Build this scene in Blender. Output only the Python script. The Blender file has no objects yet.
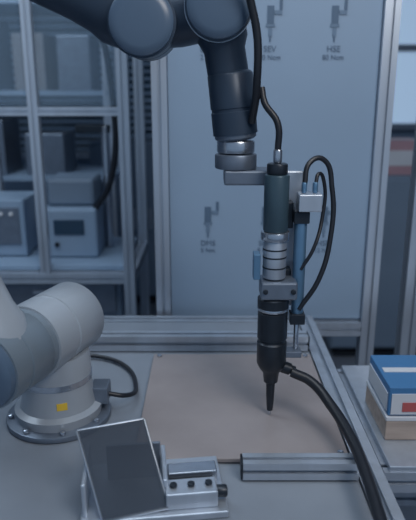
import bpy, bmesh, math, random
from mathutils import Vector, Matrix, Euler
random.seed(4)
S=bpy.context.scene
S.view_settings.view_transform='Standard'
COL=S.collection

# ---------------- materials ----------------
def mat(name,col,rough=.5,metal=0,noise=0,scale=20,bump=0,stretch=None,emit=0,alpha=1,trans=0):
    m=bpy.data.materials.new(name); m.use_nodes=True
    nt=m.node_tree; b=nt.nodes['Principled BSDF']
    b.inputs['Base Color'].default_value=(*col,1); b.inputs['Roughness'].default_value=rough
    b.inputs['Metallic'].default_value=metal
    if trans: b.inputs['Transmission Weight'].default_value=trans
    if alpha<1: b.inputs['Alpha'].default_value=alpha
    if emit:
        b.inputs['Emission Color'].default_value=(*col,1); b.inputs['Emission Strength'].default_value=emit
    if noise or bump:
        tc=nt.nodes.new('ShaderNodeTexCoord'); mp=nt.nodes.new('ShaderNodeMapping')
        if stretch: mp.inputs['Scale'].default_value=stretch
        n=nt.nodes.new('ShaderNodeTexNoise'); n.inputs['Scale'].default_value=scale; n.inputs['Detail'].default_value=5
        nt.links.new(tc.outputs['Object'],mp.inputs[0]); nt.links.new(mp.outputs[0],n.inputs[0])
        if noise:
            r=nt.nodes.new('ShaderNodeValToRGB')
            r.color_ramp.elements[0].position=.3; r.color_ramp.elements[1].position=.7
            r.color_ramp.elements[0].color=(*[c*(1-noise) for c in col],1)
            r.color_ramp.elements[1].color=(*[min(1,c*(1+noise)) for c in col],1)
            nt.links.new(n.outputs[0],r.inputs[0]); nt.links.new(r.outputs[0],b.inputs['Base Color'])
        if bump:
            bp=nt.nodes.new('ShaderNodeBump'); bp.inputs['Strength'].default_value=bump; bp.inputs['Distance'].default_value=.002
            nt.links.new(n.outputs[0],bp.inputs['Height']); nt.links.new(bp.outputs[0],b.inputs['Normal'])
    return m
ALU=mat('anodised_aluminium',(.50,.56,.64),.38,.7,.08,30,stretch=(1,1,.1))
ALUD=mat('dark_aluminium',(.18,.22,.28),.4,.6,.1,30)
STEEL=mat('machined_steel',(.50,.55,.62),.25,.9,.1,60)
PANEL=mat('white_panel',(.24,.335,.455),.5,0,.03,3)
PRINT=mat('print_ink',(.08,.135,.21),.6)
PRINTL=mat('print_ink_light',(.13,.20,.29),.6)
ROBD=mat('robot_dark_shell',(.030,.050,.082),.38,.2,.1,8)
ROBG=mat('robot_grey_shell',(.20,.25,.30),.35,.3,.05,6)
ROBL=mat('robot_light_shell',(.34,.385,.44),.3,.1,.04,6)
CAP=mat('robot_cap',(.08,.125,.19),.3)
RUB=mat('black_rubber',(.012,.015,.022),.4)
BLK=mat('black_anodised',(.022,.030,.042),.35,.4,.1,40)
TEAL=mat('green_grey_housing',(.05,.09,.12),.35,.3,.1,20)
PNEU=mat('blue_grey_cylinder',(.12,.24,.38),.35,.5,.06,20)
MATB=mat('work_plate_brown',(.27,.245,.25),.36,0,.10,9,.1)
TABLE=mat('table_laminate',(.215,.25,.30),.33,0,.06,7)
WOOD=mat('plywood',(.38,.31,.27),.6,0,.18,8,stretch=(1,8,8))
BLUE=mat('blue_carton',(.05,.17,.36),.5,0,.06,10)
WHITE=mat('white_card',(.55,.58,.63),.5,0,.03,10)
PINK=mat('pink_card',(.40,.25,.29),.6,0,.05,10)
RED=mat('red_label',(.42,.09,.09),.5)
YEL=mat('yellow_label',(.75,.5,.05),.5)
WALL=mat('wall_paint',(.13,.20,.30),.8,0,.06,2)
CEIL=mat('ceiling_paint',(.07,.11,.18),.8,0,.06,3)
FLOOR=mat('floor_vinyl',(.17,.20,.25),.45,0,.12,3)
BLIND=mat('window_blind',(.20,.29,.41),.6,0,.05,5)
CAB=mat('cabinet_paint',(.17,.235,.32),.5,0,.05,4)
CARD=mat('cardboard',(.19,.20,.22),.8,0,.1,8)
SMOKE=mat('smoked_acrylic',(.06,.075,.10),.12,0,alpha=.68)
CLEAR=mat('clear_guard_sheet',(.25,.36,.48),.1,0,alpha=.16)
SCREEN=mat('screen_glass',(.03,.06,.10),.15)
SKYG=mat('daylight_window',(.42,.58,.78),.5,emit=.55)
LAMP=mat('lamp_diffuser',(.6,.75,1),.5,emit=.9)

# ---------------- builders ----------------
def group(name,loc=(0,0,0)):
    e=bpy.data.objects.new(name,None); e.location=loc; e.empty_display_size=.05
    COL.objects.link(e); return e
def finish(name,bm,m,par=None,smooth=False,bevel=0,angle=40):
    bmesh.ops.recalc_face_normals(bm,faces=bm.faces)
    me=bpy.data.meshes.new(name); bm.to_mesh(me); bm.free()
    o=bpy.data.objects.new(name,me); COL.objects.link(o)
    me.materials.append(m)
    if smooth:
        for p in me.polygons: p.use_smooth=True
        es=me.attributes.new('sharp_edge','BOOLEAN','EDGE')
        b2=bmesh.new(); b2.from_mesh(me); b2.edges.ensure_lookup_table()
        for e in b2.edges:
            if len(e.link_faces)==2 and e.calc_face_angle(0)>math.radians(angle): es.data[e.index].value=True
        b2.free()
    if bevel:
        md=o.modifiers.new('bevel','BEVEL'); md.width=bevel; md.segments=2; md.limit_method='ANGLE'
    if par: 
        o.parent=par; o.matrix_parent_inverse=Matrix.Translation(-par.location)
    return o
def box(name,c,s,m,par=None,rot=(0,0,0),bevel=.002):
    bm=bmesh.new(); bmesh.ops.create_cube(bm,size=1)
    bm.transform(Matrix.Translation(c)@Euler(rot).to_matrix().to_4x4()@Matrix.Diagonal((*s,1)))
    return finish(name,bm,m,par,bevel=bevel)
def lathe(name,p0,p1,prof,m,par=None,n=40):
    p0=Vector(p0); d=(Vector(p1)-p0).normalized(); q=d.to_track_quat('Z','Y').to_matrix()
    bm=bmesh.new(); rings=[]
    for h,r in prof:
        rings.append([bm.verts.new(p0+q@Vector((r*math.cos(2*math.pi*i/n),r*math.sin(2*math.pi*i/n),h))) for i in range(n)])
    for a,b in zip(rings,rings[1:]):
        for i in range(n): bm.faces.new((a[i],a[(i+1)%n],b[(i+1)%n],b[i]))
    bm.faces.new(rings[0]); bm.faces.new(rings[-1])
    return finish(name,bm,m,par,smooth=True)
def cyl(name,p0,p1,r,m,par=None,r2=None,b=.003,n=36):
    L=(Vector(p1)-Vector(p0)).length; r2=r if r2 is None else r2; b=min(b,L*.3,r*.5,r2*.5)
    return lathe(name,p0,p1,[(0,r-b),(b*.3,r-b*.3),(b,r),(L-b,r2),(L-b*.3,r2-b*.3),(L,r2-b)],m,par,n)
def joint(name,p0,p1,r,m,par,cap=CAP,n=44):
    L=(Vector(p1)-Vector(p0)).length
    lathe(name,p0,p1,[(0,r*.8),(r*.06,r*.92),(r*.16,r),(L*.52,r),(L*.53,r*.965),(L*.57,r*.965),(L*.58,r),(L-r*.28,r*1.0),(L-r*.27,r*.93)],m,par,n)
    lathe(name+'_lid',p0,p1,[(L-r*.30,r*.95),(L-r*.12,r*.93),(L-r*.04,r*.84),(L,r*.66),(L+r*.02,r*.3),(L+r*.02,.001)],cap,par,n)
def tube(name,pts,r,m,par=None,res=12):
    cu=bpy.data.curves.new(name,'CURVE'); cu.dimensions='3D'; cu.bevel_depth=r; cu.bevel_resolution=5; cu.resolution_u=res; cu.use_fill_caps=True
    s=cu.splines.new('BEZIER'); s.bezier_points.add(len(pts)-1)
    for bp,p in zip(s.bezier_points,pts): bp.co=p; bp.handle_left_type=bp.handle_right_type='AUTO'
    o=bpy.data.objects.new(name,cu); COL.objects.link(o)
    cu.materials.append(m)
    dg=bpy.context.evaluated_depsgraph_get(); dg.update()
    me=bpy.data.meshes.new_from_object(o.evaluated_get(dg)); me.name=name
    bpy.data.objects.remove(o)
    o=bpy.data.objects.new(name,me); COL.objects.link(o)
    for p in me.polygons: p.use_smooth=True
    if par: o.parent=par; o.matrix_parent_inverse=Matrix.Translation(-par.location)
    return o
def rail(name,p0,p1,size,m=None,par=None):
    m=m or ALU
    p0=Vector(p0);p1=Vector(p1); d=(p1-p0); d.normalize()
    X=Vector((1,0,0)) if abs(d.z)>.9 else Vector((0,0,1))
    Y=d.cross(X).normalized(); X=Y.cross(d).normalized()
    h=size/2; w=size*.11; dp=size*.2; w3=size*.22; dq=size*.07
    side=[(-h,-h),(-w,-h),(-w,-h+dq),(-w3,-h+dq*1.3),(-w3,-h+dp),(w3,-h+dp),(w3,-h+dq*1.3),(w,-h+dq),(w,-h)]
    pts=[]
    for k in range(4):
        c,s=[(1,0),(0,1),(-1,0),(0,-1)][k]
        pts+=[(x*c-y*s,x*s+y*c) for x,y in side]
    bm=bmesh.new()
    a=[bm.verts.new(p0+X*x+Y*y) for x,y in pts]; b=[bm.verts.new(p1+X*x+Y*y) for x,y in pts]
    n=len(pts)
    for i in range(n): bm.faces.new((a[i],a[(i+1)%n],b[(i+1)%n],b[i]))
    bm.faces.new(a); bm.faces.new(b)
    return finish(name,bm,m,par)
def text(name,s,loc,size,m,par,align='CENTER'):
    cu=bpy.data.curves.new(name,'FONT'); cu.body=s; cu.size=size; cu.align_x=align; cu.extrude=.0004
    o=bpy.data.objects.new(name,cu); COL.objects.link(o); o.rotation_euler=(math.pi/2,0,0); o.location=loc
    cu.materials.append(m)
    dg=bpy.context.evaluated_depsgraph_get(); dg.update()
    me=bpy.data.meshes.new_from_object(o.evaluated_get(dg)); me.transform(o.matrix_basis.copy())
    bpy.data.objects.remove(o)
    o=bpy.data.objects.new(name,me); COL.objects.link(o)
    o.parent=par; o.matrix_parent_inverse=Matrix.Translation(-par.location)
    return o

# ---------------- room ----------------
box('floor',(0,2,-.05),(8,8,.1),FLOOR,bevel=0)
box('ceiling',(0,2,3.25),(8,8,.1),CEIL,bevel=0)
box('wall_back',(0,5.05,1.6),(8,.1,3.2),WALL,bevel=0)
box('wall_left',(-3.95,2,1.6),(.1,6,3.2),WALL,bevel=0)
box('wall_right',(3.95,2,1.6),(.1,6,3.2),WALL,bevel=0)
box('baseboard_back',(0,4.985,.06),(7.8,.03,.12),ALUD)
w=group('window_1',(-1.4,4.97,1.7))
for i in range(26): box('slat_%d'%i,(-1.4,4.95,1.02+i*.055),(2.3,.035,.006),BLIND,w,rot=(.5,0,0),bevel=0)
box('glass',(-1.4,4.995,1.7),(2.3,.008,1.4),SCREEN,w)
for x in (-2.57,-1.4,-.23): box('mullion',(x,4.965,1.7),(.05,.07,1.5),ALUD,w)
for z in (.97,2.43): box('transom',(-1.4,4.965,z),(2.39,.07,.05),ALUD,w)
w=group('window_2',(1.9,4.97,1.8))
box('glass',(1.9,4.99,1.8),(1.1,.008,1.2),SKYG,w)
for x in (1.34,1.9,2.46): box('mullion',(x,4.965,1.8),(.05,.07,1.25),ALUD,w)
for z in (1.2,1.8,2.4): box('transom',(1.9,4.965,z),(1.17,.06,.05),ALUD,w)
for k,(x,y) in enumerate([(-1.2,3.2),(1.0,3.2),(-1.2,1.2),(1.0,1.2)]):
    g=group('ceiling_light',(x,y,3.16))
    box('housing',(x,y,3.175),(1.3,.28,.05),ALUD,g); box('diffuser',(x,y,3.147),(1.22,.22,.008),LAMP,g)

# ---------------- table ----------------
TZ=.85
t=group('assembly_table',(-.3,1.1,0))
box('top',(-.31,1.115,TZ-.015),(1.14,1.0,.03),TABLE,t)
rail('rail_right',(.285,.58,TZ-.02),(.285,1.66,TZ-.02),.045,par=t)
rail('rail_front',(-.9,.60,TZ-.02),(.262,.60,TZ-.02),.045,par=t)
rail('rail_back',(-.9,1.638,TZ-.02),(.262,1.638,TZ-.02),.045,par=t)
rail('rail_left',(-.905,.58,TZ-.02),(-.905,1.66,TZ-.02),.045,par=t)
for x in (-.905,.285):
    for y in (.60,1.638):
        rail('leg',(x,y,.03),(x,y,TZ-.0425),.045,par=t); cyl('foot',(x,y,0),(x,y,.03),.03,RUB,t)
    rail('stretcher',(x,.63,.25),(x,1.61,.25),.045,par=t)
wp=group('work_plate',(.06,1.15,TZ+.002))
box('plate',(.06,1.155,TZ+.0075),(.39,.44,.009),MATB,wp)
for x in (-.12,.24):
    for y in (.95,1.36): cyl('bolt',(x,y,TZ+.012),(x,y,TZ+.017),.006,STEEL,wp,n=12)
rb=group('aluminium_rail',(.14,.885,TZ+.003))
rail('bar',(.06,.90,TZ+.020),(.258,.90,TZ+.020),.032,par=rb)
box('end_cap',(.058,.90,TZ+.020),(.004,.032,.032),BLK,rb)
rb=group('aluminium_rail',(-.15,1.43,TZ+.003))
rail('bar',(-.5,1.43,TZ+.023),(.255,1.43,TZ+.023),.04,par=rb)
box('end_cap',(.257,1.43,TZ+.023),(.004,.04,.04),BLK,rb)

# side frame carrying carton
FZ=.765
f=group('side_conveyor_frame',(.6,1.2,0))
rail('rail_a',(.34,1.02,FZ),(1.1,1.02,FZ),.045,par=f)
rail('rail_b',(.34,1.42,FZ),(1.1,1.42,FZ),.045,par=f)
rail('rail_end',(.335,1.043,FZ),(.335,1.397,FZ),.045,par=f)
for x in (.335,1.05):
    for y in (1.02,1.42): rail('leg',(x,y,0),(x,y,FZ-.0225),.045,par=f)
rail('low_bar',(.36,1.02,.42),(1.03,1.02,.42),.045,par=f)
rail('low_bar',(.36,1.42,.42),(1.03,1.42,.42),.045,par=f)
box('shelf',(.71,1.22,FZ+.0285),(.72,.44,.012),ALU,f)
z0=FZ+.035
b=group('wooden_block',(.47,1.18,z0))
box('body',(.47,1.17,z0+.022),(.21,.16,.044),WOOD,b)
box('strip',(.47,1.17,z0+.049),(.212,.162,.010),WHITE,b)
b=group('blue_carton',(.47,1.17,z0+.055))
box('body',(.47,1.17,z0+.087),(.205,.155,.064),BLUE,b)
box('label',(.47,1.0915,z0+.082),(.195,.002,.046),WHITE,b,bevel=0)
box('side_label',(.3665,1.17,z0+.082),(.002,.14,.040),WHITE,b,bevel=0)
box('red_mark',(.43,1.0900,z0+.076),(.07,.002,.020),RED,b,bevel=0)
box('lid_seam',(.47,1.17,z0+.1195),(.19,.02,.002),WHITE,b,bevel=0)

# ---------------- display panel ----------------
p=group('display_panel',(.17,1.70,0))
PX0,PX1=-.11,.46
box('sheet',((PX0+PX1)/2,1.70,1.58),(PX1-PX0,.008,1.50),PANEL,p)
for x in (PX0-.022,PX1+.022):
    rail('post',(x,1.70,.03),(x,1.70,2.5),.042,par=p); box('post_foot',(x,1.72,.015),(.12,.12,.03),ALUD,p)
rail('top_bar',(PX0,1.70,2.36),(PX1,1.70,2.36),.042,par=p)
rail('bottom_bar',(PX0,1.70,.80),(PX1,1.70,.80),.042,par=p)
Yp=1.6945
rows=[1.93,1.675,1.14]
cols=[.0,.165,.335]
lab=['10 Ncm','50 Ncm','120 Ncm','2 Nm','50 Ncm','80 Ncm','5 Nm','8 Nm','12 Nm']
k=0
for z in rows:
    for x in cols:
        box('print_body',(x,Yp,z+.01),(.018,.002,.045),PRINT,p,bevel=0)
        box('print_collar',(x,Yp,z-.016),(.024,.002,.008),PRINTL,p,bevel=0)
        box('print_neck',(x,Yp,z-.032),(.010,.002,.022),PRINTL,p,bevel=0)
        box('print_arm',(x+.020,Yp,z+.016),(.020,.002,.010),PRINTL,p,bevel=0)
        box('print_motor',(x+.027,Yp,z+.034),(.008,.002,.026),PRINT,p,bevel=0)
        box('print_tip',(x,Yp,z-.050),(.004,.002,.014),PRINT,p,bevel=0)
        text('print_label',['DMS','SEV','HSE'][k%3],(x,Yp,z-.082),.022,PRINT,p)
        text('print_value',lab[k],(x,Yp,z-.102),.018,PRINT,p)
        k+=1

g=group('machine_guard_frame',(.62,1.75,0))
rail('post',(.625,1.75,0),(.625,1.75,2.6),.05,par=g)
rail('post',(1.2,1.75,0),(1.2,1.75,2.6),.05,par=g)
for z in (.55,1.12,1.75,2.3): rail('bar',(.65,1.75,z),(1.175,1.75,z),.04,par=g)

# ---------------- robot ----------------
B=Vector((-.305,1.10,TZ+.001))
r=group('industrial_robot_arm',B)
cyl('mount_plate',B,B+Vector((0,0,.012)),.105,ALUD,r)
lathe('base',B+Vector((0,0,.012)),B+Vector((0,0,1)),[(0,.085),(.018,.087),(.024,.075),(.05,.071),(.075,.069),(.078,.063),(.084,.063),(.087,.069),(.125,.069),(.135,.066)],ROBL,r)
for i in range(8):
    a=i*math.pi/4+.3; q=B+Vector((.095*math.cos(a),.095*math.sin(a),.012)); cyl('bolt',q,q+Vector((0,0,.008)),.006,STEEL,r,n=12)
lathe('seam_ring',B+Vector((0,0,.088)),B+Vector((0,0,1)),[(0,.066),(.0,.070),(.012,.070),(.012,.066)],STEEL,r)
box('warning_label',B+Vector((.024,-.0672,.058)),(.020,.003,.014),YEL,r,rot=(0,0,.3),bevel=0)
box('connector_box',B+Vector((.083,.02,.045)),(.035,.045,.036),ALUD,r)
tube('base_cable',[B+Vector((.098,.02,.04)),B+Vector((.13,.03,.03)),B+Vector((.145,.10,.010)),B+Vector((.08,.24,.009)),B+Vector((-.1,.28,.009))],.005,RUB,r)
sh=B+Vector((0,0,.195))
d=Vector((-.35,-.94,0))
joint('shoulder',sh-d*.085,sh+d*.10,.072,ROBL,r,cap=ROBG)
ua0=sh+d*.155
joint('shoulder_outer',ua0-d*.07,ua0+d*.065,.070,ROBG,r,cap=CAP)
el=Vector((-.62,1.02,1.84))
def limb(name,a,b2,ra,rbb,m):
    L=(Vector(b2)-Vector(a)).length
    lathe(name,a,b2,[(0,ra*.9),(.06,ra),(.09,ra*.86),(.13,ra*.8),(L-.13,rbb*.8),(L-.09,rbb*.86),(L-.06,rbb),(L,rbb*.9)],m,r)
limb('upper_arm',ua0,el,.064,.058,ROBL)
joint('elbow',el+Vector((0,-.08,0)),el+Vector((0,.17,0)),.064,ROBG,r)
e2=el+Vector((0,.15,0))
w1=Vector((-.115,1.18,1.61))
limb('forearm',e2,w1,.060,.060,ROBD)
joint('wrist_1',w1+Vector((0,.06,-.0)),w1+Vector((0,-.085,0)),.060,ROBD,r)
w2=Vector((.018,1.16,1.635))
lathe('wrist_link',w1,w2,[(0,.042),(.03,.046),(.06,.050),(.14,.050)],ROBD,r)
joint('wrist_2',w2+Vector((0,.07,0)),w2+Vector((0,-.075,0)),.058,ROBD,r)
lathe('wrist_2_ring',w2+Vector((0,-.045,0)),w2+Vector((0,-.06,0)),[(0,.050),(0,.0592),(.004,.0592),(.004,.050)],STEEL,r)
w3=Vector((.045,1.155,1.48))
lathe('wrist_link_2',w2,w3,[(0,.045),(.05,.046),(.07,.038),(.16,.038)],ROBD,r)
joint('wrist_3',w3+Vector((-.005,.0,.05)),w3+Vector((.008,0,-.075)),.042,ROBD,r,cap=ALUD)
tube('arm_hose',[(-.50,1.12,1.86),(-.35,1.08,1.80),(-.12,1.07,1.73),(.02,1.05,1.72),(.075,1.07,1.62),(.085,1.09,1.50),(.08,1.12,1.44)],.007,RUB,r)
cyl('tool_flange',(.053,1.155,1.405),(.053,1.155,1.382),.036,STEEL,r)

# ---------------- screwdriving spindle ----------------
T=Vector((.125,1.085,0))
s=group('screwdriving_spindle',(.125,1.085,.863))
def tz(z,dx=0,dy=0): return (T.x+dx,T.y+dy,z)
cyl('flange',(.053,1.155,1.380),(.053,1.155,1.352),.040,ALUD,s)
box('mount_arm',(.090,1.15,1.338),(.12,.065,.028),ALUD,s,bevel=.004)
box('back_plate',(.145,1.138,1.215),(.070,.014,.27),ALU,s,bevel=.003)
box('linear_rail',(.140,1.126,1.21),(.016,.012,.25),STEEL,s)
for z in (1.14,1.27): box('carriage',(.135,1.115,z),(.05,.022,.05),BLK,s)
cyl('motor',tz(1.245),tz(1.350),.023,TEAL,s)
cyl('motor_cap',tz(1.350),tz(1.370),.019,BLK,s)
cyl('connector',tz(1.37),tz(1.395),.008,STEEL,s,n=16)
cyl('gear_ring',tz(1.228),tz(1.245),.027,STEEL,s)
cyl('gearbox',tz(1.155),tz(1.228),.022,ALU,s)
for z in (1.175,1.195,1.21): cyl('gear_groove',tz(z),tz(z+.003),.0226,BLK,s,b=.0005)
box('clamp_block',tz(1.135,.008),(.068,.056,.035),ALUD,s,bevel=.004)
for dx in (-.018,.034): cyl('clamp_screw',tz(1.135,dx,-.027),tz(1.135,dx,-.032),.005,BLK,s,n=12)
lathe('sleeve',tz(1.118),tz(0.9),[(0,.024),(.004,.030),(.022,.030),(.024,.026),(.03,.026),(.032,.029),(.085,.029),(.087,.026),(.092,.026),(.095,.029),(.138,.029),(.150,.024),(.160,.016),(.18,.014),(.184,.009),(.215,.008),(.244,.006),(.244,.001)],BLK,s)
cyl('bit',tz(.878),tz(.864),.003,STEEL,s,n=12)
cyl('ring_bright',tz(1.098),tz(1.090),.0303,STEEL,s)
cyl('pneumatic_cylinder',tz(1.06,.048,.01),tz(1.28,.048,.01),.012,PNEU,s,n=24)
cyl('piston_rod',tz(1.0,.048,.01),tz(1.06,.048,.01),.005,STEEL,s,n=16)
box('rod_yoke',tz(.998,.028,.005),(.060,.028,.013),ALUD,s)
for z in (1.07,1.27): box('cylinder_end',tz(z,.048,.01),(.029,.029,.022),BLK,s)
box('valve_block',tz(1.30,.060,.0),(.042,.038,.032),ALU,s)
for z,dx in ((1.33,.050),(1.33,.070)): cyl('fitting',tz(z-.014,dx),tz(z+.006,dx),.005,PNEU,s,n=12)
box('sensor',tz(1.18,-.034,-.005),(.013,.028,.05),PNEU,s)
lathe('feed_port',tz(.980,-.005),tz(.955,.06),[(0,.012),(.045,.012),(.045,.009),(.055,.009)],BLK,s)
tube('air_tube_1',[tz(1.33,.05),tz(1.37,.06,.01),tz(1.375,.085,.02),tz(1.32,.105,.02),tz(1.23,.105,.01),tz(1.15,.085),tz(1.09,.05)],.0048,RUB,s)
tube('air_tube_2',[tz(1.33,.07),tz(1.35,.078,.01),tz(1.33,.09,.02),tz(1.27,.09,.02),tz(1.21,.072),tz(1.17,.05)],.0035,RUB,s)
tube('motor_cable',[tz(1.39),tz(1.44,-.002),tz(1.475,-.025,.01),tz(1.50,-.03,.02)],.006,RUB,s)
tube('feed_hose',[tz(.962,.04,-.01),(.20,1.06,.950),(.232,1.01,.925),(.252,.93,.907),(.256,.84,.898),(.252,.72,.892),(.25,.55,.872),(.25,.48,.70)],.0098,RUB,s,res=20)

# ---------------- foreground fixture ----------------
OX,OY=.025,-.075
Z=TZ+.001
fx=group('parts_fixture',(-.1+OX,.855,Z))
R=(0,0,.12)
box('base_plate',(-.115+OX,.93+OY,Z+.006),(.23,.15,.012),ALU,fx,rot=R)
box('side_plate',(-.222+OX,.915+OY,Z+.040),(.007,.12,.058),ALU,fx,rot=R)
RT=(-.62,-.05,.26); C=Vector((-.160+OX,.895+OY,Z+.070))
M=Matrix.Translation(C)@Euler(RT).to_matrix().to_4x4()
bm=bmesh.new()
prof=[(-.062,.070),(.045,.070),(.062,-.070),(-.040,-.070)]
fr=[bm.verts.new(M@Vector((x,-.003,z))) for x,z in prof]; bk=[bm.verts.new(M@Vector((x,.003,z))) for x,z in prof]
bm.faces.new(fr); bm.faces.new(bk)
for i in range(4): bm.faces.new((fr[i],fr[(i+1)%4],bk[(i+1)%4],bk[i]))
finish('smoked_cover',bm,SMOKE,fx)
for i in range(4):
    a=M@Vector((prof[i][0],0,prof[i][1])); b2=M@Vector((prof[(i+1)%4][0],0,prof[(i+1)%4][1]))
    cyl('cover_edge',a,b2,.0026,ALU,fx,n=10)
box('back_plate_inner',(-.150+OX,.955+OY,Z+.045),(.09,.006,.066),ALUD,fx,rot=R)
box('rib',(-.098+OX,.94+OY,Z+.032),(.008,.10,.042),ALU,fx,rot=R)
box('slide_block',(-.052+OX,.895+OY,Z+.026),(.082,.04,.028),ALU,fx,rot=R)
box('slide_block_b',(-.052+OX,.95+OY,Z+.024),(.082,.03,.024),STEEL,fx,rot=R)
box('slide_key',(-.052+OX,.923+OY,Z+.018),(.075,.012,.012),BLK,fx,rot=R)
for x,y in ((-.08,.892),(-.052,.895),(-.024,.899)): cyl('screw',(x+OX,y+OY,Z+.040),(x+OX,y+OY,Z+.046),.006,BLK,fx,n=14)
cyl('knob',(-.013+OX,.900+OY,Z+.026),(.006+OX,.902+OY,Z+.026),.010,BLK,fx,n=20)
cyl('pin',(-.13+OX,.985+OY,Z+.012),(-.13+OX,.985+OY,Z+.05),.006,STEEL,fx,n=16)

# ---------------- background furniture ----------------
def cabinet(x,y,w_,dp,h,doors=2,m=CAB):
    g=group('storage_cabinet',(x,y,0))
    box('carcass',(x,y,h/2+.03),(w_,dp,h-.06),m,g,bevel=.005)
    box('plinth',(x,y,.015),(w_*.95,dp*.9,.03),BLK,g)
    for i in range(doors):
        xx=x-w_/2+w_*(i+.5)/doors
        box('door_leaf',(xx,y-dp/2-.01,h/2+.03),(w_/doors-.012,.018,h-.1),m,g,bevel=.003)
        box('handle',(xx+(.5-i)*w_/doors*.7,y-dp/2-.03,h*.55),(.015,.02,.14),ALU,g)
cabinet(1.15,3.4,.9,.45,1.05)
g=group('pink_carton',(1.05,3.35,1.051))
box('body',(1.02,3.35,1.14),(.26,.25,.178),PINK,g); box('label',(1.02,3.2235,1.14),(.15,.003,.08),WHITE,g,bevel=0); box('tape',(1.02,3.35,1.23),(.26,.04,.002),WHITE,g,bevel=0)
g=group('white_carton',(1.35,3.35,1.051))
box('body',(1.36,3.35,1.19),(.26,.25,.278),WHITE,g); box('tape',(1.36,3.35,1.33),(.26,.04,.002),CARD,g,bevel=0)
cabinet(-.45,4.3,.7,.45,1.15)
def shelf_unit(x,y,w_,dp,h,n):
    g=group('shelving_unit',(x,y,0))
    for sx in (-1,1):
        for sy in (-1,1): rail('upright',(x+sx*w_/2,y+sy*dp/2,0),(x+sx*w_/2,y+sy*dp/2,h),.04,par=g)
    for i in range(n):
        z=.2+i*(h-.25)/(n-1); box('shelf_board',(x,y,z),(w_+.03,dp+.03,.025),PANEL,g)
        xx=x-w_/2+.06
        while xx<x+w_/2-.2 and i<n-1:
            ww=random.uniform(.14,.26); hh=random.uniform(.12,(h-.25)/(n-1)-.08)
            box('bin',(xx+ww/2,y-.03,z+.0125+hh/2),(ww,dp*.7,hh),random.choice([CARD,CAB,ALUD,CAB]),g,bevel=.006)
            xx+=ww+random.uniform(.02,.12)
shelf_unit(-1.0,3.3,1.0,.40,1.95,5)
g=group('workcell_enclosure',(-.62,2.45,0))
xs=(-.95,-.30); ys=(2.2,2.7)
for x in xs:
    for y in ys: rail('post',(x,y,0),(x,y,2.05),.04,par=g)
    for z in (.8,2.03): rail('side_bar',(x,ys[0]+.02,z),(x,ys[1]-.02,z),.04,par=g)
for y in ys:
    for z in (.8,2.03): rail('bar',(xs[0]+.02,y,z),(xs[1]-.02,y,z),.04,par=g)
rail('mid_post',(-.62,ys[0],.82),(-.62,ys[0],2.01),.035,par=g)
rail('mid_bar',(xs[0]+.02,ys[0],1.42),(-.6375,ys[0],1.42),.03,par=g)
rail('mid_bar',(-.6025,ys[0],1.42),(xs[1]-.02,ys[0],1.42),.03,par=g)
box('deck',(-.625,2.45,.832),(.60,.46,.02),PANEL,g)
box('guard_sheet',(-.79,2.2,1.72),(.29,.004,.56),CLEAR,g,bevel=0)
box('guard_sheet',(-.46,2.2,1.72),(.28,.004,.56),CLEAR,g,bevel=0)
box('drawer_body',(-.625,2.46,.55),(.56,.42,.44),CAB,g)
for z in (.42,.56,.70): box('drawer_front',(-.625,2.24,z),(.52,.012,.12),ALUD,g); box('pull',(-.625,2.228,z+.03),(.12,.014,.012),ALU,g)
g=group('screw_feeder',(-.55,2.45,.843))
box('cabinet',(-.55,2.45,.943),(.22,.26,.2),PANEL,g,bevel=.01)
box('hopper_cover',(-.55,2.47,1.10),(.19,.20,.11),CAB,g,bevel=.015)
box('display',(-.55,2.317,.97),(.12,.006,.06),SCREEN,g); cyl('button',(-.60,2.318,.90),(-.60,2.308,.90),.010,BLK,g)
cyl('column',(-.42,2.5,.844),(-.42,2.5,1.35),.018,STEEL,g); box('sensor_arm',(-.47,2.5,1.34),(.14,.03,.03),BLK,g)
tube('feeder_hose',[(-.46,2.36,1.02),(-.38,2.33,1.15),(-.36,2.33,1.5),(-.42,2.34,1.8),(-.5,2.36,1.98)],.012,RUB,g)
g=group('control_box',(-.83,2.45,.843))
box('body',(-.82,2.45,.96),(.18,.22,.23),PANEL,g,bevel=.006); box('front',(-.82,2.337,.97),(.14,.006,.15),ALUD,g)
for i in range(3): cyl('lamp',(-.86+i*.04,2.334,1.02),(-.86+i*.04,2.326,1.02),.009,WHITE,g,n=14)

# ---------------- lights ----------------
def area(n,loc,rot,size,e,c):
    l=bpy.data.lights.new(n,'AREA'); l.energy=e; l.color=c; l.size=size
    o=bpy.data.objects.new(n,l); COL.objects.link(o); o.location=loc; o.rotation_euler=rot
def aim(loc,tgt): return (Vector(tgt)-Vector(loc)).to_track_quat('-Z','Y').to_euler()
L=(.9,-.3,2.6); area('key_light',L,aim(L,(0,1.1,.85)),.8,19,(1,.94,.89))
L=(-1.2,1.9,3.0); area('hall_light',L,aim(L,(-.8,3.2,.5)),1.5,36,(.74,.87,1))
L=(0,.6,3.05); area('top_light',L,aim(L,(0,1.1,.8)),1.2,18,(.82,.91,1))
W=bpy.data.worlds.new('world'); S.world=W; W.use_nodes=True
W.node_tree.nodes['Background'].inputs[0].default_value=(.50,.71,1,1); W.node_tree.nodes['Background'].inputs[1].default_value=.38

cam=bpy.data.cameras.new('camera'); co=bpy.data.objects.new('camera',cam); COL.objects.link(co)
co.location=(0,0,1.5); co.rotation_euler=(math.radians(74),0,0)
cam.sensor_fit='VERTICAL'; cam.sensor_height=36; cam.lens=36*600/520
cam.clip_start=.02
cam.dof.use_dof=True; cam.dof.focus_distance=1.15; cam.dof.aperture_fstop=3.2
S.camera=co
